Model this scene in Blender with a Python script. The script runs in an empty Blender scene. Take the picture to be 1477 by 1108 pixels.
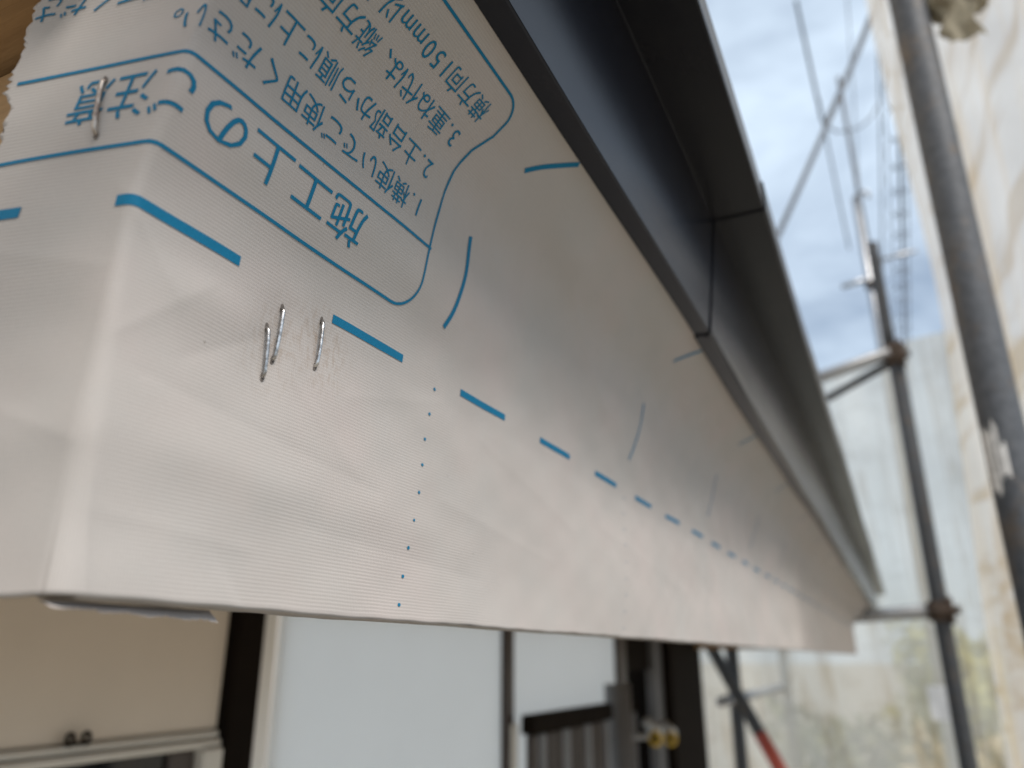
import bpy, bmesh, math, random
import numpy as np
from mathutils import Vector, Matrix

sc = bpy.context.scene
COL = sc.collection
rad = math.radians

# ------------------------------------------------------------------ camera
YAW, PITCH = rad(25.7), rad(19.6)
F = Vector((-math.sin(YAW) * math.cos(PITCH), math.cos(YAW) * math.cos(PITCH), math.sin(PITCH)))
R = Vector((math.cos(YAW), math.sin(YAW), 0))
U = R.cross(F)
cam = bpy.data.cameras.new('camera')
camo = bpy.data.objects.new('camera', cam)
COL.objects.link(camo)
camo.matrix_world = Matrix(((R.x, U.x, -F.x, 0), (R.y, U.y, -F.y, 0), (R.z, U.z, -F.z, 0), (0, 0, 0, 1)))
cam.sensor_width = 36
cam.lens = 36 * 1110 / 1477
cam.clip_start = .01
cam.clip_end = 2000
cam.dof.use_dof = True
cam.dof.focus_distance = .200
cam.dof.aperture_fstop = 9.8
sc.camera = camo

# ------------------------------------------------------------------ sky and sun
SUN_EL, SUN_AZ = rad(53), rad(120)          # azimuth clockwise from +Y: hazy sun from the right, a little behind
w = bpy.data.worlds.new('World')
sc.world = w
w.use_nodes = True
nt = w.node_tree
nt.nodes.clear()
out = nt.nodes.new('ShaderNodeOutputWorld')
bg = nt.nodes.new('ShaderNodeBackground')
bg.inputs['Strength'].default_value = .078
sky = nt.nodes.new('ShaderNodeTexSky')
sky.sky_type = 'NISHITA'
sky.sun_disc = False
sky.sun_elevation = SUN_EL
sky.sun_rotation = SUN_AZ
sky.dust_density = 1.5
tc = nt.nodes.new('ShaderNodeTexCoord')
mp = nt.nodes.new('ShaderNodeMapping')
mp.inputs['Scale'].default_value = (1.0, 1.0, 2.2)
mp.inputs['Location'].default_value = (.35, .2, .1)
nz = nt.nodes.new('ShaderNodeTexNoise')
nz.inputs['Scale'].default_value = 3.2
nz.inputs['Detail'].default_value = 7
nz.inputs['Roughness'].default_value = .55
nz.inputs['Distortion'].default_value = .4
rp = nt.nodes.new('ShaderNodeValToRGB')
rp.color_ramp.elements[0].position = .32
rp.color_ramp.elements[0].color = (.30, .30, .30, 1)
rp.color_ramp.elements[1].position = .60
rp.color_ramp.elements[1].color = (.84, .84, .84, 1)
mx = nt.nodes.new('ShaderNodeMix')
mx.data_type = 'RGBA'
mx.inputs['B'].default_value = (8.3, 9.8, 11.4, 1)
nt.links.new(tc.outputs['Generated'], mp.inputs['Vector'])
nt.links.new(mp.outputs['Vector'], nz.inputs['Vector'])
nt.links.new(nz.outputs['Fac'], rp.inputs['Fac'])
nt.links.new(rp.outputs['Color'], mx.inputs['Factor'])
nt.links.new(sky.outputs['Color'], mx.inputs['A'])
nt.links.new(mx.outputs['Result'], bg.inputs['Color'])
nt.links.new(bg.outputs['Background'], out.inputs['Surface'])

sl = bpy.data.lights.new('sun', 'SUN')
sl.energy = 3.7
sl.angle = rad(23)
sl.color = (1, .93, .855)
so = bpy.data.objects.new('sun', sl)
COL.objects.link(so)
sd = Vector((math.sin(SUN_AZ) * math.cos(SUN_EL), math.cos(SUN_AZ) * math.cos(SUN_EL), math.sin(SUN_EL)))
so.rotation_euler = sd.to_track_quat('Z', 'Y').to_euler()
so.location = sd * 20

sc.view_settings.view_transform = 'Standard'
sc.view_settings.look = 'None'
sc.view_settings.gamma = 1
sc.view_settings.exposure = .46
sc.cycles.max_bounces = 7
sc.cycles.transparent_max_bounces = 12
sc.cycles.use_denoising = True

# ------------------------------------------------------------------ helpers
rng = random.Random(7)
nr = np.random.RandomState(5)


class N:
    """small wrapper for building a principled material"""
    def __init__(s, name, base=(.5, .5, .5), rough=.6, metal=0, spec=.5):
        s.m = bpy.data.materials.new(name)
        s.m.use_nodes = True
        s.t = s.m.node_tree
        s.p = s.t.nodes['Principled BSDF']
        s.p.inputs['Base Color'].default_value = (*base, 1)
        s.p.inputs['Roughness'].default_value = rough
        s.p.inputs['Metallic'].default_value = metal
        s.p.inputs['Specular IOR Level'].default_value = spec

    def n(s, typ, **kw):
        x = s.t.nodes.new(typ)
        for k, v in kw.items():
            if k in x.inputs.keys():
                x.inputs[k].default_value = v
            else:
                setattr(x, k, v)
        return x

    def l(s, a, b):
        s.t.links.new(a, b)

    def noise(s, scale, detail=4, rough=.6, stretch=None, coord='Object', dist=0):
        t = s.n('ShaderNodeTexCoord')
        v = t.outputs[coord]
        if stretch:
            m = s.n('ShaderNodeMapping')
            m.inputs['Scale'].default_value = stretch
            s.l(v, m.inputs['Vector'])
            v = m.outputs['Vector']
        x = s.n('ShaderNodeTexNoise', Scale=scale, Detail=detail, Roughness=rough, Distortion=dist)
        s.l(v, x.inputs['Vector'])
        return x.outputs['Fac']

    def ramp(s, fac, stops):
        r = s.n('ShaderNodeValToRGB')
        e = r.color_ramp.elements
        while len(e) < len(stops):
            e.new(.5)
        for i, (p, c) in enumerate(stops):
            e[i].position = p
            e[i].color = (*c, 1) if len(c) == 3 else c
        s.l(fac, r.inputs['Fac'])
        return r.outputs['Color']

    def mix(s, fac, a, b, mode='MIX'):
        x = s.n('ShaderNodeMix', data_type='RGBA', blend_type=mode)
        for v, k in ((fac, 'Factor'), (a, 'A'), (b, 'B')):
            if isinstance(v, (int, float)):
                x.inputs[k].default_value = v
            elif isinstance(v, tuple):
                x.inputs[k].default_value = (*v, 1)
            else:
                s.l(v, x.inputs[k])
        return x.outputs['Result']

    def bump(s, h, strength=.3, dist=.001):
        b = s.n('ShaderNodeBump', Strength=strength, Distance=dist)
        s.l(h, b.inputs['Height'])
        s.l(b.outputs['Normal'], s.p.inputs['Normal'])
        return b

    def col(s, c):
        s.l(c, s.p.inputs['Base Color'])

    def rgh(s, c):
        s.l(c, s.p.inputs['Roughness'])


def mesh_obj(name, verts, faces, mat, parent=None, smooth=False):
    me = bpy.data.meshes.new(name)
    me.from_pydata([tuple(v) for v in verts], [], [tuple(f) for f in faces])
    me.update()
    if mat:
        me.materials.append(mat)
    if smooth:
        me.polygons.foreach_set('use_smooth', [True] * len(me.polygons))
    o = bpy.data.objects.new(name, me)
    COL.objects.link(o)
    if parent:
        o.parent = parent
        o.matrix_parent_inverse = parent.matrix_world.inverted()
    return o


def bm_obj(name, bm, mat, parent=None, smooth=False):
    me = bpy.data.meshes.new(name)
    bm.to_mesh(me)
    bm.free()
    if mat:
        me.materials.append(mat)
    if smooth:
        me.polygons.foreach_set('use_smooth', [True] * len(me.polygons))
    o = bpy.data.objects.new(name, me)
    COL.objects.link(o)
    if parent:
        o.parent = parent
        o.matrix_parent_inverse = parent.matrix_world.inverted()
    return o


def tag(o, label, cat, group=None):
    o['label'] = label
    o['category'] = cat
    if group:
        o['group'] = group
    return o


def thing(name, label, cat, loc=(0, 0, 0), group=None):
    o = bpy.data.objects.new(name, None)
    o.empty_display_size = .05
    o.location = loc
    COL.objects.link(o)
    o.matrix_world = Matrix.Translation(loc)
    return tag(o, label, cat, group)


def box(name, x0, x1, y0, y1, z0, z1, mat, parent=None, bev=.002, seg=1):
    bm = bmesh.new()
    bmesh.ops.create_cube(bm, size=1)
    for v in bm.verts:
        v.co = Vector(((x0 + x1) / 2 + v.co.x * (x1 - x0), (y0 + y1) / 2 + v.co.y * (y1 - y0), (z0 + z1) / 2 + v.co.z * (z1 - z0)))
    if bev:
        bev = min(bev, .3 * min(x1 - x0, y1 - y0, z1 - z0))
        bmesh.ops.bevel(bm, geom=bm.edges[:], offset=bev, segments=seg, affect='EDGES')
    return bm_obj(name, bm, mat, parent)


def tube_geo(path, r, n=14, cap=True):
    """sweep a circle along a list of points; r a number or a list"""
    P = [Vector(p) for p in path]
    V, Fc = [], []
    up = Vector((0, 0, 1))
    d0 = (P[1] - P[0]).normalized()
    if abs(d0.dot(up)) > .95:
        up = Vector((1, 0, 0))
    a = d0.cross(up).normalized()
    for i, p in enumerate(P):
        d = (P[min(i + 1, len(P) - 1)] - P[max(i - 1, 0)]).normalized()
        a = (a - d * a.dot(d)).normalized()
        b = d.cross(a)
        rr = r[i] if isinstance(r, (list, tuple)) else r
        for k in range(n):
            th = 2 * math.pi * k / n
            V.append(p + (a * math.cos(th) + b * math.sin(th)) * rr)
    for i in range(len(P) - 1):
        for k in range(n):
            Fc.append((i * n + k, i * n + (k + 1) % n, (i + 1) * n + (k + 1) % n, (i + 1) * n + k))
    if cap:
        Fc.append(tuple(range(n - 1, -1, -1)))
        Fc.append(tuple(range((len(P) - 1) * n, len(P) * n)))
    return V, Fc


def tube(name, path, r, mat, parent=None, n=14, cap=True):
    V, Fc = tube_geo(path, r, n, cap)
    return mesh_obj(name, V, Fc, mat, parent, True)


def join_geo(*gs):
    V, Fc = [], []
    for v, f in gs:
        o = len(V)
        V += list(v)
        Fc += [tuple(i + o for i in q) for q in f]
    return V, Fc


# ------------------------------------------------------------------ materials
D = .12      # distance from the camera to the fascia plane, the unit of the canopy's profile
STAPLES = [(.360, .569, .355, .462), (.330, .518, .332, .419), (.478, .590, .470, .487)]


def mat_sheet():
    m = N('housewrap', (.37, .35, .335), .8, 0, .15)
    uv = m.n('ShaderNodeUVMap')
    # woven rows and ribs (uv in metres)
    rows = m.n('ShaderNodeTexWave', wave_type='BANDS', bands_direction='Y', Scale=2 * math.pi / .00085 / 20, Distortion=.6, Detail=2)
    rows.inputs['Detail Scale'].default_value = 3
    ribs = m.n('ShaderNodeTexWave', wave_type='BANDS', bands_direction='X', Scale=2 * math.pi / .00065 / 20, Distortion=.8, Detail=2)
    m.l(uv.outputs['UV'], rows.inputs['Vector'])
    m.l(uv.outputs['UV'], ribs.inputs['Vector'])
    fine = m.n('ShaderNodeTexNoise', Scale=900, Detail=3, Roughness=.7)
    m.l(uv.outputs['UV'], fine.inputs['Vector'])
    patch = m.n('ShaderNodeTexNoise', Scale=42, Detail=3, Roughness=.6)
    m.l(uv.outputs['UV'], patch.inputs['Vector'])
    a = m.n('ShaderNodeMath', operation='MULTIPLY')
    m.l(rows.outputs['Fac'], a.inputs[0])
    m.l(patch.outputs['Fac'], a.inputs[1])
    b = m.n('ShaderNodeMath', operation='MULTIPLY_ADD')
    m.l(ribs.outputs['Fac'], b.inputs[0])
    b.inputs[1].default_value = .33
    m.l(a.outputs[0], b.inputs[2])
    c = m.n('ShaderNodeMath', operation='MULTIPLY_ADD')
    m.l(fine.outputs['Fac'], c.inputs[0])
    c.inputs[1].default_value = .5
    m.l(b.outputs[0], c.inputs[2])
    m.bump(c.outputs[0], .28, .0002)
    # tone: slight blotches, pinkish and greyish, weave a hair darker in its valleys
    blot = m.n('ShaderNodeTexNoise', Scale=16, Detail=4, Roughness=.6)
    m.l(uv.outputs['UV'], blot.inputs['Vector'])
    tone = m.ramp(blot.outputs['Fac'], [(.3, (.352, .338, .322)), (.5, (.37, .345, .326)), (.7, (.388, .348, .33))])
    wv = m.ramp(c.outputs[0], [(.25, (.93, .93, .93)), (.9, (1.03, 1.03, 1.03))])
    tone = m.mix(1.0, tone, wv, 'MULTIPLY')
    # scuffs round the staples
    sep = m.n('ShaderNodeSeparateXYZ')
    m.l(uv.outputs['UV'], sep.inputs[0])
    tot = None
    for (s0, t0, s1, t1), k in zip(STAPLES, (.7, .4, 1.0)):
        d = m.n('ShaderNodeVectorMath', operation='DISTANCE')
        m.l(uv.outputs['UV'], d.inputs[0])
        d.inputs[1].default_value = ((s0 + s1) / 2 * D + .001, (t0 + t1) / 2 * D - .001, 0)
        mr = m.n('ShaderNodeMapRange')
        mr.inputs[1].default_value = .001
        mr.inputs[2].default_value = .014
        mr.inputs[3].default_value = k
        mr.inputs[4].default_value = 0
        m.l(d.outputs['Value'], mr.inputs[0])
        if tot is None:
            tot = mr.outputs[0]
        else:
            ad = m.n('ShaderNodeMath', operation='MAXIMUM')
            m.l(tot, ad.inputs[0])
            m.l(mr.outputs[0], ad.inputs[1])
            tot = ad.outputs[0]
    mpn = m.n('ShaderNodeMapping')
    mpn.inputs['Scale'].default_value = (1, .35, 1)
    m.l(uv.outputs['UV'], mpn.inputs['Vector'])
    sn = m.n('ShaderNodeTexNoise', Scale=700, Detail=5, Roughness=.7)
    m.l(mpn.outputs['Vector'], sn.inputs['Vector'])
    sr = m.ramp(sn.outputs['Fac'], [(.47, (0, 0, 0)), (.64, (1, 1, 1))])
    sm = m.n('ShaderNodeMath', operation='MULTIPLY')
    m.l(tot, sm.inputs[0])
    m.l(sr, sm.inputs[1])
    tone = m.mix(sm.outputs[0], tone, (.28, .23, .19))
    # stray specks of dirt
    sp = m.n('ShaderNodeTexVoronoi', Scale=120)
    m.l(uv.outputs['UV'], sp.inputs['Vector'])
    spr = m.ramp(sp.outputs['Distance'], [(.025, (1, 1, 1)), (.05, (0, 0, 0))])
    gate = m.n('ShaderNodeTexNoise', Scale=60, Detail=1)
    m.l(uv.outputs['UV'], gate.inputs['Vector'])
    gr = m.ramp(gate.outputs['Fac'], [(.60, (0, 0, 0)), (.63, (.8, .8, .8))])
    gm = m.mix(1.0, spr, gr, 'MULTIPLY')
    tone = m.mix(gm, tone, (.17, .15, .13))
    m.col(tone)
    return m.m


def mat_print():
    m = N('cyan_print', (.002, .15, .29), .7, 0, .2)
    f = m.noise(2500, 3, .7)
    m.col(m.ramp(f, [(.3, (.002, .11, .21)), (.7, (.004, .145, .27))]))
    return m.m


def mat_flashing():
    m = N('dark_painted_steel', (.006, .007, .012), .2, 0, .2)
    f = m.noise(35, 6, .7, (1, .25, 1))
    m.rgh(m.ramp(f, [(.3, (.19,) * 3), (.7, (.25,) * 3)]))
    t = m.n('ShaderNodeTexCoord')
    sp = m.n('ShaderNodeTexVoronoi', Scale=260)
    m.l(t.outputs['Object'], sp.inputs['Vector'])
    spr = m.ramp(sp.outputs['Distance'], [(.03, (1, 1, 1)), (.07, (0, 0, 0))])
    gr = m.ramp(m.noise(45, 2, .6), [(.58, (0, 0, 0)), (.64, (.5, .5, .5))])
    dust = m.ramp(m.noise(14, 8, .75, (1, .4, 1)), [(.45, (.006, .007, .011)), (.75, (.013, .013, .016))])
    m.col(m.mix(m.mix(1.0, spr, gr, 'MULTIPLY'), dust, (.16, .15, .14)))
    m.bump(m.noise(4000, 2, .5), .06, .0001)
    return m.m


def mat_wood(name, c0, c1, sx=(1, 18, 18)):
    m = N(name, c0, .75)
    f = m.noise(9, 6, .65, sx, dist=1.2)
    m.col(m.ramp(f, [(.3, c0), (.55, c1), (.75, c0)]))
    m.bump(f, .3, .001)
    return m.m


def mat_plain(name, c, rough=.6, var=.12, scale=12, metal=0, spec=.5):
    m = N(name, c, rough, metal, spec)
    f = m.noise(scale, 5, .6)
    m.col(m.ramp(f, [(.3, tuple(v * (1 - var) for v in c)), (.7, tuple(min(1, v * (1 + var)) for v in c))]))
    m.bump(m.noise(scale * 20, 3, .6), .1, .0006)
    return m.m


def mat_pole():
    m = N('galvanised_rusty_pipe', (.12, .125, .13), .6, 0, .35)
    f = m.noise(26, 6, .7, (1, 1, .6))
    g = m.noise(90, 5, .7)
    base = m.ramp(g, [(.3, (.042, .048, .057)), (.7, (.088, .096, .108))])
    rust = m.ramp(f, [(.52, (0, 0, 0)), (.70, (.45, .45, .45))])
    c = m.mix(rust, base, (.17, .115, .06))
    m.col(c)
    m.bump(g, .2, .001)
    return m.m


def mat_tarp(name, c, trans, diag=.85):
    m = N(name, c, .45, 0, .4)
    t = m.t
    g = m.noise(2.2, 5, .6, (1.0, 1.0, .3))
    st = m.noise(5, 4, .6, (2.5, 2.5, .22), dist=.6)
    stain = m.ramp(st, [(.50, (0, 0, 0)), (.66, (.8, .8, .8))])
    base = m.ramp(g, [(.3, tuple(v * .90 for v in c)), (.7, tuple(min(.92, v * 1.06) for v in c))])
    colr = m.mix(stain, base, (.54, .43, .28))
    tco = m.n('ShaderNodeTexCoord')
    mpp = m.n('ShaderNodeMapping')
    mpp.inputs['Rotation'].default_value = (rad(-38), 0, 0)
    mpp.inputs['Scale'].default_value = (2, .35, 3.2)
    m.l(tco.outputs['Object'], mpp.inputs['Vector'])
    dgn = m.n('ShaderNodeTexNoise', Scale=3.2, Detail=4, Roughness=.55)
    m.l(mpp.outputs['Vector'], dgn.inputs['Vector'])
    colr = m.mix(m.ramp(dgn.outputs['Fac'], [(.52, (0, 0, 0)), (.62, (diag,) * 3)]), colr, (.40, .32, .21))
    m.col(colr)
    tr = m.n('ShaderNodeBsdfTranslucent')
    m.l(colr, tr.inputs['Color'])
    mx1 = m.n('ShaderNodeMixShader')
    mx1.inputs[0].default_value = .78
    m.l(m.p.outputs[0], mx1.inputs[1])
    m.l(tr.outputs[0], mx1.inputs[2])
    tp = m.n('ShaderNodeBsdfTransparent')
    tp.inputs[0].default_value = (1, .99, .97, 1)
    mx2 = m.n('ShaderNodeMixShader')
    mx2.inputs[0].default_value = trans
    m.l(mx1.outputs[0], mx2.inputs[1])
    m.l(tp.outputs[0], mx2.inputs[2])
    m.l(mx2.outputs[0], t.nodes['Material Output'].inputs['Surface'])
    m.bump(m.noise(14, 4, .6, (1, 1, .4)), .35, .01)
    return m.m


def mat_frosted():
    m = N('frosted_white_glazing', (.90, .90, .885), .35, 0, .5)
    f = m.noise(4, 4, .6)
    c = m.ramp(f, [(.3, (.93, .93, .915)), (.7, (.96, .96, .945))])
    m.col(c)
    tr = m.n('ShaderNodeBsdfTranslucent')
    m.l(c, tr.inputs['Color'])
    mx = m.n('ShaderNodeMixShader')
    mx.inputs[0].default_value = .88
    m.l(m.p.outputs[0], mx.inputs[1])
    m.l(tr.outputs[0], mx.inputs[2])
    m.l(mx.outputs[0], m.t.nodes['Material Output'].inputs['Surface'])
    return m.m


M = dict(
    sheet=mat_sheet(), ink=mat_print(), flash=mat_flashing(),
    ply=mat_wood('plywood', (.30, .185, .085), (.38, .24, .115)),
    lumber=mat_wood('sawn_lumber', (.24, .17, .10), (.33, .24, .15)),
    beige=mat_plain('beige_board', (.74, .665, .575), .7, .06, 5),
    white=mat_frosted(), strip=mat_plain('white_panel_paint', (.90, .90, .885), .35, .015, 4),
    black=mat_plain('dark_brown_trim', (.012, .009, .007), .8, .2, 20, 0, .06),
    brown=mat_plain('brown_aluminium', (.055, .042, .036), .4, .15, 20),
    grey=mat_plain('grey_aluminium', (.20, .205, .215), .4, .1, 20, .4),
    frame=mat_plain('ivory_window_frame', (.66, .64, .59), .4, .05, 10),
    pink=mat_plain('pinkish_wall', (.52, .46, .42), .7, .06, 6),
    pole=mat_pole(), deck=mat_plain('steel_deck', (.11, .11, .11), .6, .2, 15, .3),
    galv=mat_plain('galvanised_pipe', (.36, .37, .385), .4, .15, 30, .7),
    rust=mat_plain('rusty_clamp_steel', (.085, .062, .048), .7, .5, 60, .3),
    red=mat_plain('red_tape', (.48, .09, .06), .5, .1, 30),
    yellow=mat_plain('yellow_rubber', (.62, .42, .07), .45, .08, 30),
    clear=mat_plain('milky_plastic', (.75, .76, .74), .2, .03, 20),
    paint=mat_plain('worn_white_paint', (.62, .62, .61), .7, .2, 80),
    wire=mat_plain('wire_rubber', (.03, .032, .036), .6, .1, 10),
    paper=mat_plain('white_notice_paper', (.80, .79, .78), .6, .02, 10),
    cloth=mat_plain('olive_cloth', (.24, .215, .155), .9, .15, 30),
    tarp=mat_tarp('milky_scaffold_sheet', (.55, .53, .495), .30),
    tarp2=mat_tarp('milky_end_sheet', (.88, .84, .75), .33, .18),
)


def mat_staple():
    m = N('staple_steel', (.70, .70, .70), .28, 1.0)
    f = m.noise(900, 4, .6)
    m.col(m.ramp(f, [(.42, (.30, .29, .28)), (.58, (.62, .61, .60))]))
    return m.m


def mat_staple_rust():
    m = N('tarnished_staple_steel', (.30, .25, .21), .45, .8)
    f = m.noise(500, 4, .6)
    m.col(m.ramp(f, [(.35, (.16, .11, .09)), (.6, (.42, .38, .34))]))
    return m.m


def mat_glass():
    m = N('dark_window_glass', (.01, .011, .012), .06, 0, .5)
    return m.m


M['staple'] = mat_staple()
M['staple_rust'] = mat_staple_rust()
M['glass'] = mat_glass()
M['hole_shade'] = mat_plain('dark_puncture_shade', (.10, .085, .075), .9, .3, 900)  # dark colour for the shade painted where staple legs enter the sheet

# ------------------------------------------------------------------ ground
GZ = -2.45


def mat_ground():
    m = N('garden_soil', (.26, .22, .16), .95)
    f = m.noise(.6, 8, .65)
    g = m.noise(14, 6, .7)
    c = m.ramp(f, [(.35, (.29, .26, .225)), (.5, (.25, .225, .185)), (.65, (.19, .175, .12))])
    c2 = m.ramp(g, [(.3, (.75, .75, .75)), (.7, (1.15, 1.15, 1.15))])
    m.col(m.mix(1.0, c, c2, 'MULTIPLY'))
    m.bump(g, .5, .02)
    return m.m


S_ = 400
g = mesh_obj('ground', [(-S_, -S_, GZ), (S_, -S_, GZ), (S_, S_, GZ), (-S_, S_, GZ)], [(0, 1, 2, 3)], mat_ground())
g['kind'] = 'structure'

# ------------------------------------------------------------------ wrapped canopy sheet: profile and mapping
PROF = [(0, .078), (0, .2), (0, .4), (0, .58), (.003, .66), (.02, .76), (.058, .88), (.095, 1.02), (.15, 1.14), (.225, 1.227), (.30, 1.295),
        (.352, 1.345), (.41, 1.40)]


def catmull(P, n=24):
    P = np.array(P, float)
    Q = np.vstack([2 * P[0] - P[1], P, 2 * P[-1] - P[-2]])
    o = []
    for i in range(len(P) - 1):
        p0, p1, p2, p3 = Q[i:i + 4]
        for k in range(n):
            t = k / n
            o.append(.5 * ((2 * p1) + (-p0 + p2) * t + (2 * p0 - 5 * p1 + 4 * p2 - p3) * t * t + (-p0 + 3 * p1 - 3 * p2 + p3) * t ** 3))
    o.append(P[-1])
    return np.array(o)


PC = catmull(PROF)
PL = np.concatenate([[0], np.cumsum(np.linalg.norm(np.diff(PC, axis=0), axis=1))])
TMAX = float(PL[-1])
YC, RC = .685, .017
END_Y = 20.8
FAR_Y = 28.0       # the eave itself runs on past the boxed part
KX, KY = -.98, -.20          # direction of the end face away from the corner


def base(s, t):
    o = np.interp(t, PL, PC[:, 0])
    z = np.interp(t, PL, PC[:, 1])
    rr = RC * (1 + 1.0 * np.clip((.62 - t) / .5, 0, 1))
    z = z + .0011 * np.clip(1 - t / .07, 0, 1) * (np.sin(7 * s) + .6 * np.sin(17 * s + 1) + .5 * np.sin(43 * s + 2))
    wgt = np.clip((s + rr) / (2 * rr), 0, 1)
    x = np.where(s >= 0, 0, -s * KX)
    y = np.where(s >= 0, s, -s * KY)
    m = np.abs(s) < rr
    x = np.where(m, (1 - wgt) ** 2 * rr * KX, x)
    y = np.where(m, wgt ** 2 * rr + (1 - wgt) ** 2 * rr * KY, y)
    return np.stack([-1 + o + x, YC + y, z], -1)


WAVES = [(nr.uniform(-1, 1), nr.uniform(-1, 1), nr.uniform(0, 6.28)) for _ in range(26)]


CREASES = [(.012, .215, .040, .0, .0035, .010), (.03, .40, .16, .52, .003, .018), (.08, .34, .70, .27, -.0022, .016), (.16, .40, .33, .50, -.003, .02),
           (.42, .43, .62, .30, .0018, .014), (.60, .46, .95, .55, .002, .02), (.05, .12, .32, .10, .0018, .012), (1.0, .30, 1.7, .22, .002, .02),
           (.50, .16, 1.2, .12, -.0016, .015), (-.02, .62, .10, .50, .003, .016), (1.2, .50, 1.9, .35, .002, .025), (.9, 1.10, 1.3, .85, .003, .03),
           (1.5, 1.12, 2.1, .86, .004, .03), (2.4, 1.1, 3.1, .84, .004, .04), (2.2, .4, 3.6, .25, .003, .04), (-.28, .55, -.05, .50, .002, .015), (-.25, .30, -.03, .22, .002, .012)]


def wrinkle(s, t):
    v = np.zeros_like(s)
    for i, (a, b, ph) in enumerate(WAVES):
        if i < 12:
            v += .0016 * np.sin(a * 5 * s + b * 11 * t + ph)
        elif i < 20:
            v += .0007 * np.sin(a * 16 * s + b * 22 * t + ph)
        else:
            v += .00025 * np.sin(a * 42 * s + b * 50 * t + ph)
    # soft horizontal ridge where the board edge below shows through
    v += .003 * np.exp(-((t - (.235 - .03 * s)) / .045) ** 2) * np.exp(-((s - .3) / .9) ** 2)
    # pulled in by the staples, puckered between them
    for s0, t0, s1, t1 in STAPLES:
        v -= .005 * np.exp(-((s - (s0 + s1) / 2) / .05) ** 2 - ((t - (t0 + t1) / 2) / .07) ** 2)
    v += .009 * np.exp(-((s - .16) / .11) ** 2 - ((t - .50) / .06) ** 2)
    # hollow along the dashes, then fullness above: the sheet is stretched over the cove
    v -= .010 * np.exp(-((t - .80) / .09) ** 2) * np.clip((s - .9) / 1.2, 0, 1)
    # fine stretch pleats fanning through the cove
    v += .0011 * np.sin(150 * (s + .55 * t) + 3 * np.sin(2.0 * t)) * np.exp(-((t - 1.06) / .13) ** 2) * np.exp(-((s - .45) / .45) ** 2)
    v *= 1 - .9 * np.clip((t - 1.22) / .12, 0, 1)
    # folded extra layer near the bottom corner, a diagonal pucker and sharp handling creases
    v += .0035 / (1 + np.exp(np.clip((s - (.335 - .9 * t)) / .006, -50, 50))) * np.exp(-(t / .085) ** 2) * (s > -.02)
    for s0, t0, s1, t1, am, wd in CREASES:
        L_ = math.hypot(s1 - s0, t1 - t0)
        a = ((s - s0) * (s1 - s0) + (t - t0) * (t1 - t0)) / L_
        d = ((s - s0) * (t1 - t0) - (t - t0) * (s1 - s0)) / L_
        v += .6 * am * np.exp(-np.abs(d) / wd) * np.exp(-np.clip(np.maximum(-a, a - L_), 0, None) ** 2 / .0009)
    return v


def P(s, t, off=0.0):
    """point on the sheet, metres; s along the eave from the corner, t up the sheet, both in D; off outward in metres"""
    s = np.asarray(s, float)
    t = np.asarray(t, float)
    e = 1e-3
    p = base(s, t)
    ds = base(s + e, t) - base(s - e, t)
    dt = base(s, np.minimum(t + e, TMAX)) - base(s, np.maximum(t - e, 0))
    n = np.cross(ds, dt)
    n = n / np.linalg.norm(n, axis=-1, keepdims=True)
    return (p + n * (wrinkle(s, t) + off / D)[..., None]) * D


sheet = thing('housewrap_sheet', 'off-white woven housewrap with upside-down cyan print stapled round the canopy edge', 'housewrap', (-D, YC * D, .07 * D))


TEAR = .0045 * nr.standard_normal(220) * (nr.uniform(0, 1, 220) > .45) + .010 * (nr.uniform(0, 1, 220) > .95)


def ragged(t):
    return -.325 - .30 * np.clip(t - .76, 0, .5) + .008 * np.sin(7 * t + 1) + .006 * np.sin(19 * t) + .003 * np.sin(53 * t + 2) + np.interp(t, np.linspace(0, 1.6, 220), TEAR)


def build_sheet():
    sv = np.concatenate([np.linspace(-.33, -.06, 46), np.linspace(-.055, .06, 34), np.linspace(.068, 1.9, 260), np.linspace(1.92, 6, 160), np.linspace(6.1, END_Y - YC, 130)])
    tv = np.linspace(0, TMAX, 190)
    T, S = np.meshgrid(tv, sv, indexing='ij')
    rg = ragged(T)
    k = np.clip((-.06 - S) / .27, 0, 1)
    S2 = S + k * (rg + .33) + k ** 8 * nr.uniform(-.006, .006, T.shape)
    q = np.clip((S2 - 6) / (END_Y - YC - 6), 0, 1)
    S2 = S2 + q * (FAR_Y - END_Y - .3) * np.clip((T - .86) / .10, 0, 1)
    V = P(S2, T).reshape(-1, 3)
    ns, ntv = len(sv), len(tv)
    Fc = []
    for i in range(ntv - 1):
        b = i * ns
        for j in range(ns - 1):
            Fc.append((b + j, b + j + 1, b + ns + j + 1, b + ns + j))
    o = mesh_obj('sheet_face', V, Fc, M['sheet'], sheet, True)
    uvl = o.data.uv_layers.new(name='UVMap')
    li = np.zeros(len(o.data.loops), dtype=np.int32)
    o.data.loops.foreach_get('vertex_index', li)
    UV = np.stack([S2.reshape(-1) * D, T.reshape(-1) * D], -1)
    uvl.data.foreach_set('uv', UV[li].astype(np.float32).reshape(-1))
    md = o.modifiers.new('thickness', 'SOLIDIFY')
    md.thickness = .0004
    md.offset = -1
    return o


face = build_sheet()


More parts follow.
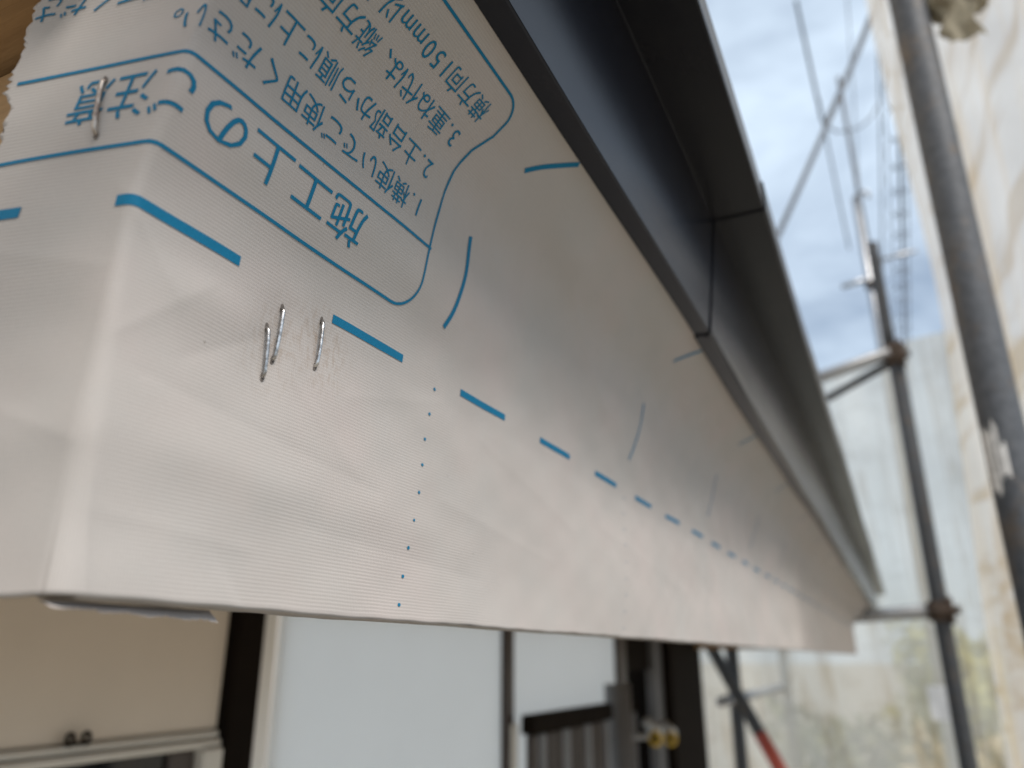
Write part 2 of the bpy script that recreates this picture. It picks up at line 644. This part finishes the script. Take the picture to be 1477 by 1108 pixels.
def build_hem():
    """the bottom edge turned under the board, with a frayed lip hanging near the corner"""
    sv = np.concatenate([np.linspace(.03, .6, 150), np.linspace(.62, END_Y - YC, 160)])
    rows = [(0, 0), (.008, -.003), (.05, -.002), (.16, .010)]
    V, Fc, UV = [], [], []
    b = P(sv, np.zeros_like(sv)) / D
    for k, (dx, dz) in enumerate(rows):
        for j, s in enumerate(sv):
            V.append(((b[j][0] - dx) * D, b[j][1] * D, (b[j][2] + dz) * D))
            UV.append((s * D, -dx * D))
    n = len(sv)
    for k in range(len(rows) - 1):
        for j in range(n - 1):
            Fc.append((k * n + j, k * n + n + j, k * n + n + j + 1, k * n + j + 1))
    o = mesh_obj('bottom_hem', V, Fc, M['sheet'], sheet, True)
    uvl = o.data.uv_layers.new(name='UVMap')
    for lp in o.data.loops:
        uvl.data[lp.index].uv = UV[lp.vertex_index]
    # frayed lip
    sv = np.linspace(.0, .30, 110)
    V, Fc, UV = [], [], []
    for k in range(4):
        f = k / 3
        for j, s in enumerate(sv):
            tip = s / .30
            drop = (.010 + .007 * tip) * f * (1 + .12 * math.sin(s * 90)) + (rng.uniform(0, .0035) if k == 3 else 0)
            xx = -1 - .035 + .03 * f * (1 - tip * .2)
            V.append((xx * D, (YC + s) * D, (.075 - drop) * D))
            UV.append((s * D, -.3 * D - drop * D))
    n = len(sv)
    for k in range(3):
        for j in range(n - 1):
            Fc.append((k * n + j, k * n + n + j, k * n + n + j + 1, k * n + j + 1))
    o = mesh_obj('frayed_lip', V, Fc, M['sheet'], sheet, True)
    uvl = o.data.uv_layers.new(name='UVMap')
    for lp in o.data.loops:
        uvl.data[lp.index].uv = UV[lp.vertex_index]


build_hem()

# ------------------------------------------------------------------ print on the sheet
INK = .00016


def strip(name, pts, width, closed=False, dens=.02):
    """a printed line: polyline in (s, t), width in D"""
    pts = np.array(pts, float)
    out_ = [pts[0]]
    for a, b in zip(pts[:-1], pts[1:]):
        n = max(1, int(np.linalg.norm(b - a) / dens))
        for k in range(1, n + 1):
            out_.append(a + (b - a) * k / n)
    q = np.array(out_)
    tg = np.gradient(q, axis=0)
    tg /= np.linalg.norm(tg, axis=1, keepdims=True)
    nn = np.stack([-tg[:, 1], tg[:, 0]], -1)
    rowsn = 3
    V = []
    for k in range(rowsn):
        e = q + nn * width * (k / (rowsn - 1) - .5)
        V.append(P(e[:, 0], e[:, 1], INK))
    n = len(q)
    V = np.concatenate(V)
    Fc = []
    for k in range(rowsn - 1):
        for j in range(n - 1):
            Fc.append((k * n + j, k * n + j + 1, k * n + n + j + 1, k * n + n + j))
    return mesh_obj(name, V, Fc, M['ink'], sheet, True)


# heavy dashes along the fold
for k in range(-1, 40):
    s0 = .508 + .5405 * k
    if s0 + .262 > END_Y - YC:
        break
    dv = .010 if s0 < 2 else .06
    strip('printed_dash', [(s0, .608), (s0 + .262, .608)], .0195, dens=dv)
strip('printed_dash', [(-.32, .612), (-.212, .610)], .0195, dens=.02)

# curved marks and dotted lines, repeated along the roll
for k in range(13):
    o = 1.59 * k
    a1 = catmull([(.903 + o, 1.005), (.930 + o, .930), (.934 + o, .87), (.925 + o, .80), (.906 + o, .743)], 8)
    strip('printed_arc', a1, .015, dens=.02)
    a2 = catmull([(.94 + o, 1.244), (.985 + o, 1.290), (1.05 + o, 1.342), (1.10 + o, 1.38)], 8)
    strip('printed_arc', a2[a2[:, 1] < TMAX - .03], .015, dens=.02)
DT = [(.918, .576), (.900, .504), (.890, .436), (.886, .370), (.878, .300), (.860, .230), (.847, .164), (.832, .098), (.820, .035)]
for k in range(13):
    for i, (s, t) in enumerate(DT):
        s += 1.59 * k
        if s > 6 and k > 4:
            continue
        th = np.linspace(0, 2 * math.pi, 10, endpoint=False)
        rr = .0051 + rng.uniform(-.0006, .0008)
        V = P(s + rr * np.cos(th), t + rr * .72 * np.sin(th), INK)
        mesh_obj('printed_dot', V, [tuple(range(10))], M['ink'], sheet)

# the printed notice frame
LW = .0072
BR, BL, BM, BT = .760, .713, .884, 1.333


def arc(cx, cy, r, a0, a1, n=10):
    return [(cx + r * math.cos(rad(a0 + (a1 - a0) * k / n)), cy + r * math.sin(rad(a0 + (a1 - a0) * k / n))) for k in range(n + 1)]


def rise(s):
    return 0.0


lead = [(s, BL + rise(s)) for s in np.linspace(-.318, -.02, 14)]
path = lead + [(BR - .085, BL + .006)] + arc(BR - .085, BL + .085 + .006, .085, -90, 0)[1:] + [(BR - .022, 1.02), (BR - .03, 1.10), (BR - .02, 1.17), (BR + .008, 1.235)] + \
    arc(BR - .045, BT - .055, .055, 0, 90) + [(-.40, BT)]
strip('printed_frame_line', path, LW, dens=.012)
strip('printed_frame_line', [(s, BM + rise(s) * 1.1) for s in np.linspace(-.345, -.02, 14)] + [(BR - .002, BM + .012)], LW, dens=.012)

# lettering
fc = bpy.data.curves.new('lettering', 'FONT')
fc.resolution_u = 3
fo = bpy.data.objects.new('lettering', fc)
COL.objects.link(fo)
CH = {}


def glyph(ch):
    if ch not in CH:
        fc.body = ch
        dg = bpy.context.evaluated_depsgraph_get()
        dg.update()
        me = bpy.data.meshes.new_from_object(fo.evaluated_get(dg))
        bm = bmesh.new()
        bm.from_mesh(me)
        bpy.data.meshes.remove(me)
        bmesh.ops.remove_doubles(bm, verts=bm.verts[:], dist=1e-5)
        bmesh.ops.triangulate(bm, faces=bm.faces[:])
        for lim in (.34, .2):
            ed = [e for e in bm.edges if e.calc_length() > lim]
            if ed:
                bmesh.ops.subdivide_edges(bm, edges=ed, cuts=1)
                bmesh.ops.triangulate(bm, faces=bm.faces[:])
        bm.verts.index_update()
        V = np.array([v.co[:2] for v in bm.verts]).reshape(-1, 2)
        Fc = [tuple(v.index for v in f.verts) for f in bm.faces]
        bm.free()
        CH[ch] = (V, Fc)
    return CH[ch]


def lettering(name, text, s0, t0, em_w, em_h, tilt=0.0, squeeze=1.0):
    """upside-down line reading towards -s; s0 its start, t0 its baseline"""
    V, Fc, x = [], [], 0.0
    for ch in text:
        gv, gf = glyph(ch)
        adv = 1.0
        if ch in '1235 0':
            adv = .62
        elif ch == '.':
            adv = .34
        elif ch == 'm':
            adv = .80
        elif ch in '、':
            adv = .8
        if len(gv):
            gx = gv[:, 0] + x
            s = s0 - gx * em_w
            t = t0 - gv[:, 1] * em_h + np.where(s < 0, rise_v(s), 0) + tilt * (s0 - s)
            s = np.where(s < .02, .02 + (s - .02) * squeeze, s)
            s = np.maximum(s, -.405)
            o = len(V)
            V += list(P(s, np.clip(t, 0, TMAX), INK))
            Fc += [tuple(i + o for i in f) for f in gf]
        x += adv
    return mesh_obj(name, V, Fc, M['ink'], sheet)


def rise_v(s):
    return 0.0


lettering('printed_heading', '施工上のご注意', .518, .848, .117, .098, 0, .70)
lettering('printed_text_line', '1.横使いでご使用ください。', .680, .982, .0611, .064, 0)
lettering('printed_text_line', '2.土台部から順に上に貼りあげてくださ', .657, 1.074, .0586, .064, 0)
lettering('printed_text_line', '3.重ね代は、縦方向90mm以上、', .680, 1.178, .0590, .064, 0)
lettering('printed_text_line', '横方向150mm以上とってください', .700, 1.276, .0560, .064, -.04)
bpy.data.objects.remove(fo)

# ------------------------------------------------------------------ staples


def staple(label, s0, t0, s1, t1, mat, r=.00046):
    a = P(np.array([s0]), np.array([t0]), .0)[0]
    b = P(np.array([s1]), np.array([t1]), .0)[0]
    n = P(np.array([(s0 + s1) / 2]), np.array([(t0 + t1) / 2]), .001)[0] - P(np.array([(s0 + s1) / 2]), np.array([(t0 + t1) / 2]), 0)[0]
    n = Vector(n).normalized()
    a, b = Vector(a), Vector(b)
    d = (b - a).normalized()
    h = .0008
    path = [a - n * .004, a + n * (h - .0007), a + n * (h - .0002) + d * .0003, a + n * h + d * .0010]
    path += [a + (b - a) * f + n * (h + .0002 * math.sin(f * 3.14)) for f in (.3, .5, .7)]
    path += [b + n * h - d * .0010, b + n * (h - .0002) - d * .0003, b + n * (h - .0007), b - n * .004]
    o = tube('staple', path, r, mat, None, 8)
    for e, sg in ((a, -1), (b, 1)):  # flat discs at the leg holes: contact shade painted as dark colour
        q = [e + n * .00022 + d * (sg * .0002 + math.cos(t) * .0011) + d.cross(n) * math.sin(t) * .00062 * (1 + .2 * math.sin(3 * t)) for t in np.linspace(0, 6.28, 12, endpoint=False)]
        mesh_obj('puncture_shade', q, [tuple(range(12))], M['hole_shade'], o)
    return tag(o, label, 'staple', 'staples in the housewrap')


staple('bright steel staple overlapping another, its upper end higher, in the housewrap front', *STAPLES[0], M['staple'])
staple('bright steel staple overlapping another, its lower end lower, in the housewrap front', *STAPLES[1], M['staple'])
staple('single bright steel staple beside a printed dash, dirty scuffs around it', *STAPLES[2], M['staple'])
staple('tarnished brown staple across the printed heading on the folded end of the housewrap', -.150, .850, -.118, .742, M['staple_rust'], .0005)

# ------------------------------------------------------------------ canopy carcass
XW = -.60       # house wall plane
EY = END_Y * D
FY = FAR_Y * D
can = thing('canopy', 'wooden window canopy with plywood end and dark metal roof, wrapped in white sheet', 'canopy', (-D - .01, YC * D, .1 * D))
box('fascia_board', -1.18 * D, -1.045 * D, YC * D + .06 * D, EY - .004, .09 * D, 1.30 * D, M['lumber'], can)
box('end_board', XW + .004, -1.17 * D, YC * D + .03 * D, YC * D + .17 * D, .10 * D, 1.17 * D, M['ply'], can)
box('end_trim', XW + .004, -1.10 * D, YC * D - .16 * D, YC * D + .16 * D, 1.19 * D, 1.40 * D, M['ply'], can)
box('soffit_board', XW + .004, -1.17 * D, YC * D + .19 * D, EY - .01, .46 * D, .53 * D, M['lumber'], can)
box('eave_batten', -.94 * D, -.66 * D, YC * D + .1 * D, FY - .01, 1.44 * D, 1.84 * D, M['lumber'], can)
box('far_end_board', XW + .004, -1.17 * D, EY - .02, EY - .005, .21 * D, 1.30 * D, M['ply'], can)
rv = []
for y in (YC * D - .19 * D, FY - .004):
    rv += [(-.30 * D, y, 2.13 * D), (XW, y, 2.13 * D + .10), (XW, y, 2.07 * D + .10), (-.30 * D, y, 2.07 * D)]
mesh_obj('roof_panel', rv, [(0, 1, 2, 3), (7, 6, 5, 4), (0, 4, 5, 1), (3, 2, 6, 7), (0, 3, 7, 4), (1, 5, 6, 2)], M['flash'], can)
for i, y in enumerate(np.arange(.3, 3.3, .455)):
    V = [(-.52 * D, y - .008, 2.16 * D), (-.52 * D, y + .008, 2.16 * D), (XW, y + .008, 2.131 * D + .10), (XW, y - .008, 2.131 * D + .10)]
    V += [(a, b, c + .022) for a, b, c in V]
    mesh_obj('roof_seam', V, [(0, 3, 2, 1), (4, 5, 6, 7), (0, 1, 5, 4), (1, 2, 6, 5), (2, 3, 7, 6), (3, 0, 4, 7)], M['flash'], can)

# ------------------------------------------------------------------ eave flashing: two lapped lengths
FP = [(-.646, 1.372), (-.643, 1.358), (-.637, 1.352), (-.580, 1.350), (-.577, 1.354), (-.511, 1.903), (-.507, 1.908), (-.288, 1.905), (-.284, 1.907), (-.283, 1.914), (-.283, 2.04), (-.30, 2.05)]


def flashing(label, y0, y1, off, skew=0.0):
    root = thing('eave_flashing', label, 'flashing', (-.58 * D, y0, 1.35 * D), 'lapped lengths of dark eave flashing')
    pts = np.array(FP)
    tg = np.gradient(pts, axis=0)
    tg /= np.linalg.norm(tg, axis=1, keepdims=True)
    nn = np.stack([tg[:, 1], -tg[:, 0]], -1)
    pts = pts + nn * off / D

    def sweep(name, q):
        ys = [y0, y0 + .01] + list(np.linspace(y0 + .05, y1, 40))
        V, Fc = [], []
        n = len(q)
        for y in ys:
            sag = .0006 * math.sin(y * 7.0) + .0004 * math.sin(y * 19 + 1)
            for k, (x, z) in enumerate(q):
                V.append((x * D + sag * .6, y, z * D + sag))
        for i in range(len(ys) - 1):
            for k in range(n - 1):
                Fc.append((i * n + k, i * n + k + 1, (i + 1) * n + k + 1, (i + 1) * n + k))
        o = mesh_obj(name, V, Fc, M['flash'], root)
        md = o.modifiers.new('thickness', 'SOLIDIFY')
        md.thickness = .0005
        md.offset = -1
        return o
    sweep('folded_hem', pts[:5])
    sweep('drip_face', pts[4:7])
    sweep('top_nosing', pts[6:])
    return root


LAP = 3.2 * D
flashing('dark steel eave flashing whose end slips under the next length at the lap', -.05, LAP + .06, 0)
fl2 = flashing('dark steel eave flashing with cut end lapped over its neighbour, running to the scaffold', LAP, FY, .0009)
# bent tab at the cut lower corner
mesh_obj('bent_tab', [(-.655 * D, LAP - .004, 1.366 * D), (-.583 * D, LAP + .001, 1.340 * D), (-.640 * D, LAP + .012, 1.352 * D), (-.575 * D, LAP + .012, 1.347 * D),
                      (-.655 * D, LAP - .004, 1.371 * D), (-.583 * D, LAP + .001, 1.346 * D), (-.640 * D, LAP + .012, 1.358 * D), (-.575 * D, LAP + .012, 1.353 * D)],
         [(0, 2, 3, 1), (4, 5, 7, 6), (0, 1, 5, 4), (1, 3, 7, 5), (3, 2, 6, 7), (2, 0, 4, 6)], M['flash'], fl2)

# ------------------------------------------------------------------ house wall under the canopy
house = thing('house', 'house wall of beige and white panels with dark posts below the canopy', 'house', (XW, 0, GZ))
T_ = .02
box('wall_board', XW - T_, XW, -2.2, .600, -.0635, 2.6, M['beige'], house)
box('upper_wall', XW - T_, XW, .604, 2.56, .0605, 2.6, M['beige'], house)
box('lower_wall', XW - T_, XW, -2.2, .600, GZ, -1.3, M['beige'], house)
box('corner_post', XW - .03, XW + .012, .603, .639, GZ, .30, M['black'], house)
box('white_strip', XW - T_, XW + .002, .641, .668, GZ, .060, M['strip'], house)
box('groove_strip', XW - T_, XW - .006, .669, .676, GZ, .060, M['frame'], house)
box('white_panel', XW - .006, XW, .677, 1.208, GZ, .060, M['white'], house)
box('slim_post', XW - T_, XW + .010, 1.210, 1.236, GZ, .060, M['brown'], house)
box('post_cover', XW + .0102, XW + .016, 1.218, 1.236, GZ, -.10, M['frame'], house)
box('white_panel', XW - .007, XW - .001, 1.238, 1.792, GZ, .060, M['white'], house)
box('slim_post', XW - T_, XW + .010, 1.794, 1.845, GZ, .060, M['brown'], house)
box('recess_wall', XW - .10, XW - .08, 1.846, 2.10, GZ, .060, M['pink'], house)
box('dark_lintel', XW - .079, XW - .01, 1.846, 2.10, -.028, .060, M['black'], house)
box('grey_jamb', XW - T_, XW + .006, 2.102, 2.168, GZ, .060, M['grey'], house)
box('corner_column', XW - .10, XW + .030, 2.17, 2.53, GZ, .30, M['black'], house)
box('gable_wall', XW - 2.5, XW - .101, 2.47, 2.50, GZ, 2.6, M['beige'], house)

win = thing('window', 'dark glazed window with ivory double-track head frame under the beige board', 'window', (XW, .1, -1.2))
box('head_frame', XW - .012, XW + .006, -2.0, .598, -.0705, -.0640, M['frame'], win)
box('head_track', XW - .012, XW + .010, -2.0, .598, -.0780, -.0712, M['frame'], win)
box('jamb', XW - .012, XW + .014, .574, .598, -1.30, -.0784, M['frame'], win)
box('sash_stile', XW - .010, XW + .004, .545, .573, -1.27, -.0790, M['brown'], win)
box('pane', XW - .006, XW - .002, -2.0, .544, -1.27, -.0790, M['glass'], win, 0)
box('sill', XW - .012, XW + .03, -2.0, .598, -1.31, -1.28, M['frame'], win)

clip = thing('wire_clip', 'small dark metal clip standing on the window head frame', 'clip', (XW + .012, .49, -.0612))
for i, dy in enumerate((-.007, .007)):
    tube('clip_loop', [(XW + .009 + .004 * math.cos(t), .447 + dy, -.0592 + .004 * math.sin(t)) for t in np.linspace(0, 6.2, 12)], .0016, M['black'], clip, 8)
tube('clip_base', [(XW + .009, .436, -.0626), (XW + .009, .458, -.0626)], .0013, M['black'], clip, 8)

# window grille in front of the second white panel, and another in the recess


def grille(label, x, y0, y1, ztop, zbot, n, post=None):
    gr = thing('window_grille', label, 'grille', (x, (y0 + y1) / 2, zbot))
    box('top_rail', x - .012, x + .012, y0, y1, ztop - .030, ztop, M['black'], gr)
    box('bottom_rail', x - .012, x + .012, y0, y1, zbot, zbot + .03, M['black'], gr)
    for i in range(n):
        y = y0 + (i + .5) * (y1 - y0) / n
        box('bar', x - .008, x + .008, y - .009, y + .009, zbot + .0302, ztop - .0302, M['grey'] if i % 3 == 1 else M['brown'], gr, .003)
    return gr


grille('dark brown barred grille standing before the white panel', XW + .030, 1.242, 1.64, -.088, -1.2, 11)
grille('short dark grille in the recess beside the black corner column', XW - .055, 1.85, 2.095, -.100, -1.2, 8)
gp = tube('grille_pole', [(XW + .038, 1.685, GZ), (XW + .038, 1.685, -.052)], .028, M['grey'], None, 16)
tag(gp, 'grey round pole at the end of the barred grille', 'pole')
for i, (yy, zz, xx) in enumerate([(1.72, -.160, XW + .105), (1.86, -.172, XW + .100)]):
    cp = thing('capped_pipe', ['clear plastic pipe end with yellow rubber collar before the recess', 'yellow collared pipe end tucked against the black corner column'][i], 'pipe', (xx, yy, zz), 'yellow collared pipe ends')
    dv = Vector((.25, -1, .0)).normalized()
    a = Vector((xx, yy, zz))
    V, Fc = tube_geo([a, a + dv * .001, a - dv * .03], [.010, .0145, .0145], 18)
    mesh_obj('collar', V, Fc, M['yellow'], cp, True)
    tube('bore', [a + dv * .0015, a + dv * .004], .0075, M['black'], cp, 14)
    tube('sleeve', [a - dv * .031, a - dv * .06 + Vector((0, 0, .008)), a - dv * .11 + Vector((-.02, 0, .022))], [.013, .015, .013], M['clear'], cp, 16)
    tube('bracket', [a - dv * .07, (XW - .08, yy + .08, zz - .01)], .006, M['galv'], cp, 8)

# ------------------------------------------------------------------ scaffold
scf = thing('scaffold', 'grey tube scaffold with rusty poles and clamps beside the canopy', 'scaffold', (.13, 1.07, GZ))
PR = .0243


def pole(x, y, z0, z1, mat='pole', r=PR):
    o = tube('pole', [(x, y, z0 + (z1 - z0) * k / 6) for k in range(7)], r, M[mat], scf, 24)
    return o


def clamp(x, y, z, s=1.0, ax='X'):
    """swivel coupler: two half shells, flap bolt and nut"""
    bm = bmesh.new()
    V, Fc = join_geo(tube_geo([(x, y, z - .026 * s), (x, y, z - .022 * s), (x, y, z + .022 * s), (x, y, z + .026 * s)], [.028 * s, .032 * s, .032 * s, .028 * s], 18),
                     tube_geo([(x + .02 * s, y - .03 * s, z - .034 * s), (x + .02 * s, y - .03 * s, z + .034 * s)], .009 * s, 8))
    o = mesh_obj('clamp', V, Fc, M['rust'], scf, True)
    bm.free()
    Vb, Fb = join_geo(tube_geo([(x - .034 * s, y - .034 * s, z), (x + .034 * s, y - .034 * s, z)], .006 * s, 8), tube_geo([(x + .028 * s, y - .034 * s, z), (x + .044 * s, y - .034 * s, z)], .012 * s, 6))
    b = mesh_obj('bolt', Vb, Fb, M['rust'], o)
    return o


pa = pole(.147, 1.07, GZ, 2.6)
pb = pole(.118, 2.75, GZ, .955)
pole(.108, 2.752, 1.00, 1.40, 'pole', .020)
pole(.134, 4.55, GZ, 2.64, 'galv', .021)
pole(.160, 4.62, GZ, 3.6, 'pole', .012)
pole(-.60, 3.20, GZ, .13, 'pole')
pole(-.585, 4.55, GZ, 1.8, 'pole')
tube('hook', [(.134, 4.55, 2.60), (.138, 4.53, 2.645), (.16, 4.52, 2.66), (.20, 4.52, 2.65), (.205, 4.52, 2.61)], .012, M['galv'], scf, 10)
clamp(.118, 2.75, .955)
clamp(.118, 2.75, .985, .85)
clamp(.118, 2.75, .134, 1.15)
clamp(.134, 4.55, 2.05, .9)
tube('stub', [(-.02, 4.54, 2.07), (.12, 4.54, 2.09)], .014, M['galv'], scf, 12)
tube('stub', [(.15, 4.54, 2.19), (.40, 4.54, 2.21)], .010, M['galv'], scf, 12)
tube('transom', [(.105, 2.73, .972), (-.20, 2.79, .925), (-.62, 2.90, .88)], .021, M['galv'], scf, 18)
tube('transom', [(.10, 2.79, .955), (-.25, 2.98, .86), (-.62, 3.18, .80)], .014, M['pole'], scf, 14)
tube('transom', [(.105, 2.75, .134), (-.62, 3.16, .120)], .021, M['galv'], scf, 18)
tube('ledger', [(-.605, 2.95, -.145), (-.607, 4.5, -.145)], .018, M['galv'], scf, 16)
d0, d1 = Vector((-.80, 3.0, .36)), Vector((.02, 3.0, -1.25))
br = tube('diagonal_brace', [d0 + (d1 - d0) * k / 4 for k in range(5)], .0225, M['pole'], scf, 18)
ta, tb = d0 + (d1 - d0) * .375, d0 + (d1 - d0) * .52
tp_ = tube('red_tape', [ta, tb], .0232, M['red'], br, 18)
# worn paint mark on the near pole
V, Fc = [], []
for k, (z0, z1, a0, a1) in enumerate([(.205, .262, 196, 214), (.182, .258, 218, 232), (.198, .268, 236, 248), (.200, .240, 250, 262), (.190, .205, 200, 228)]):
    o_ = len(V)
    na = 5
    for i in range(na + 1):
        an = rad(a0 + (a1 - a0) * i / na)
        jz = rng.uniform(-.006, .006)
        for z in (z0 + jz, z1 - jz):
            V.append((.147 + (PR + .0004) * math.cos(an), 1.07 + (PR + .0004) * math.sin(an), z))
    for i in range(na):
        q = o_ + i * 2
        Fc.append((q, q + 2, q + 3, q + 1))
pm = mesh_obj('paint_mark', V, Fc, M['paint'], pa)

# ------------------------------------------------------------------ sheeting


def tarp(name, label, mat, fn, u0, u1, v0, v1, nu, nv):
    V, Fc = [], []
    for j in range(nv + 1):
        for i in range(nu + 1):
            V.append(fn(u0 + (u1 - u0) * i / nu, v0 + (v1 - v0) * j / nv))
    for j in range(nv):
        for i in range(nu):
            b = j * (nu + 1) + i
            Fc.append((b, b + 1, b + nu + 2, b + nu + 1))
    o = mesh_obj(name, V, Fc, mat, None, True)
    return tag(o, label, 'tarpaulin')


FW = [(nr.uniform(3, 26), nr.uniform(-4, 4), nr.uniform(0, 6.28), nr.uniform(.2, 1)) for _ in range(16)]


def folds(u, v, amp):
    return amp * sum(a * math.sin(k * u + m * v + p) / (1 + .12 * k) for k, m, p, a in FW)


side = tarp('side_tarpaulin', 'milky translucent scaffold sheet hanging behind the near rusty pole', M['tarp'],
            lambda u, v: (.262 + folds(u, v, .016) + .03 * math.sin(1.3 * v), u + .10 * min(1.5, max(0, 2.95 - u)) * (.9 - v) * (1 if v < .9 else .5), v), 1.02, 2.95, GZ + .02, 3.4, 110, 90)
endt = tarp('end_tarpaulin', 'pale translucent sheet closing the scaffold end behind the transom', M['tarp2'],
            lambda u, v: (u, 4.45 + folds(u, v, .028) - .25 * max(0, u), v + .05 * math.sin(5 * u) * max(0, v)), -2.6, .95, GZ + .02, 1.55, 110, 80)
rs = tube('tarp_rope', [(.245, 1.35 + .12 * k, .40 + .03 * math.sin(k * .8) - .10 * k) for k in range(9)], .004, M['cloth'], side, 8)
bun = thing('cloth_bundle', 'olive brown cloth knotted round the near scaffold pole', 'cloth', (.17, 1.05, .86))
bm = bmesh.new()
bmesh.ops.create_icosphere(bm, subdivisions=4, radius=1)
for v in bm.verts:
    c = v.co.copy()
    k = 1 + .16 * math.sin(5 * c.x + 3 * c.z) + .12 * math.sin(9 * c.y - 4 * c.x) + .07 * math.sin(17 * c.z + 5 * c.x)
    v.co = Vector((.212 + c.x * .040 * k, 1.075 + c.y * .030 * k, .925 + c.z * .045 * k + .10 * abs(c.x) * .1))
bm_obj('knot', bm, M['cloth'], bun, True)
V, Fc = [], []
for j in range(9):
    for i in range(6):
        V.append((.180 + .009 * i + .006 * math.sin(j), 1.055 + .008 * math.sin(i * 1.7 + j * .5), .90 - .009 * j - .003 * abs(i - 2.5)))
for j in range(8):
    for i in range(5):
        b = j * 6 + i
        Fc.append((b, b + 1, b + 7, b + 6))
mesh_obj('loose_end', V, Fc, M['cloth'], bun, True)
nt_ = mesh_obj('paper_notice', [(.07 + .14 * a, 4.31 - .06 * a + .004 * math.sin(5 * a + 3 * b), -.27 + .15 * b) for b in (0, .5, 1) for a in (0, .25, .5, .75, 1)],
               [(j * 5 + i, j * 5 + i + 1, j * 5 + i + 6, j * 5 + i + 5) for j in range(2) for i in range(4)], M['paper'])
md = nt_.modifiers.new('thickness', 'SOLIDIFY')
md.thickness = .001
tag(nt_, 'plain white notice sheet on the end tarpaulin', 'notice')

# ------------------------------------------------------------------ garden beyond the sheeting


def mat_leaf(name, c0, c1):
    m = N(name, c0, .6)
    f = m.noise(3, 3, .6)
    c = m.ramp(f, [(.3, c0), (.7, c1)])
    m.col(c)
    return m.m


lm = [mat_leaf('yellow_green_leaf', (.26, .26, .05), (.42, .38, .10)), mat_leaf('dull_green_leaf', (.08, .10, .03), (.14, .14, .05)), mat_leaf('dry_leaf', (.36, .28, .14), (.48, .40, .22))]
bark = mat_plain('bark', (.10, .075, .05), .9, .3, 20)


def shrub(label, x, y, rx, h, mat, n, seed):
    r2 = np.random.RandomState(seed)
    root = thing('garden_shrub', label, 'shrub', (x, y, GZ), 'shrubs beyond the sheeting')
    V, Fc = [], []
    for k in range(n):
        d = r2.normal(size=3)
        d /= np.linalg.norm(d)
        q = r2.uniform(.45, 1) ** .6
        c = np.array([x, y, GZ + h * .55]) + d * q * np.array([rx, rx, h * .5]) * (1 + .2 * math.sin(4 * d[0] + 5 * d[2]))
        a = r2.normal(size=3)
        a /= np.linalg.norm(a)
        b = np.cross(a, d)
        b /= np.linalg.norm(b) + 1e-6
        L_ = r2.uniform(.05, .10)
        o_ = len(V)
        V += [c - a * L_, c + b * L_ * .4, c + a * L_, c - b * L_ * .4]
        Fc.append((o_, o_ + 1, o_ + 2, o_ + 3))
    mesh_obj('crown', V, Fc, mat, root)
    gs = [tube_geo([(x, y, GZ), (x + .02, y, GZ + h * .3), (x + .05 * math.cos(k * 2.1) * 4, y + .2 * math.sin(k * 2.1), GZ + h * .75)], [.03, .022, .008], 7) for k in range(3)]
    mesh_obj('trunk', *join_geo(*gs), bark, root, True)


shrub('yellow-green leafy shrub seen through the end sheet, tallest of them', .55, 8.2, .75, 2.75, lm[0], 2600, 1)
shrub('dull green low shrub seen through the end sheet', -.7, 8.8, .9, 2.0, lm[1], 2200, 2)
shrub('dry brown shrub in front of the yellow-green one, seen through the end sheet', .35, 7.0, .6, 1.9, lm[2], 1800, 3)
shrub('broad mixed green shrub standing far behind the other shrubs', .9, 11.5, 1.4, 2.9, lm[0], 3000, 4)

# ------------------------------------------------------------------ overhead wires


def at(px, py, dist):
    d = F + R * ((px - 738.5) / 1110) - U * ((py - 554) / 1110)
    return d * dist


def wire(label, a, b, sag, r, ext=.6):
    A, B = Vector(a), Vector(b)
    pts = []
    for k in range(33):
        t = -ext + (1 + 2 * ext) * k / 32
        p = A + (B - A) * t
        p.z += sag * 4 * ((t - .5) ** 2 - .25)
        pts.append(p)
    o = tube('overhead_wire', pts, r, M['wire'], None, 8)
    return tag(o, label, 'wire', 'overhead wires')


wire('thick overhead cable slanting steeply across the sky behind the flashing', at(1268, 0, 11), at(1122, 340, 8.5), .04, .030, .5)
wire('thinner overhead wire running just beside the thick slanting cable', at(1262, 0, 11.5), at(1192, 172, 10), .05, .014, .02)
wire('overhead wire crossing the thick slanting cable down towards the scaffold pole', at(1148, 0, 9), at(1186, 175, 10), .05, .017, .0)
wire('lower run of thin overhead wire dropping from the thick slanting cable to the scaffold top', at(1186, 170, 10), at(1222, 345, 12), .06, .012, .12)
wire('faint thin overhead wire between thick cable and coiled cable', at(1222, 0, 14), at(1240, 300, 18), .1, .009, .3)
wire('faint thin overhead wire close beside the coiled cable', at(1264, 0, 14), at(1272, 330, 18), .1, .016, .3)
pts = [at(1195, 184, 10), at(1206, 190, 10.2), at(1222, 190, 10.4), at(1240, 184, 10.7), at(1256, 170, 11), at(1270, 145, 11.4)]
lo = tube('overhead_wire', pts, .012, M['wire'], None, 8)
tag(lo, 'short slack loop of overhead wire below the crossing cables', 'wire', 'overhead wires')

cc = thing('coiled_cable', 'overhead cable wound in spiral hanger loops beside the scaffold sheet', 'cable', (.9, 10, 6))
A, B = Vector((.86, 6.2, 6.15)), Vector((.95, 19, 6.05))
tube('cable', [A + (B - A) * (k / 12) for k in range(-4, 16)], .018, M['wire'], cc, 10)
tube('messenger_wire', [A + (B - A) * (k / 12) + Vector((.10, 0, .12)) for k in range(-4, 16)], .008, M['wire'], cc, 8)
hp = []
for k in range(560):
    t = k / 560
    th = t * 2 * math.pi * 20
    hp.append(A + (B - A) * t + Vector((-.02 + .13 * math.cos(th), .06 * math.sin(2 * th), .03 + .13 * math.sin(th))))
tube('spiral_hanger', hp, .0075, M['wire'], cc, 6)
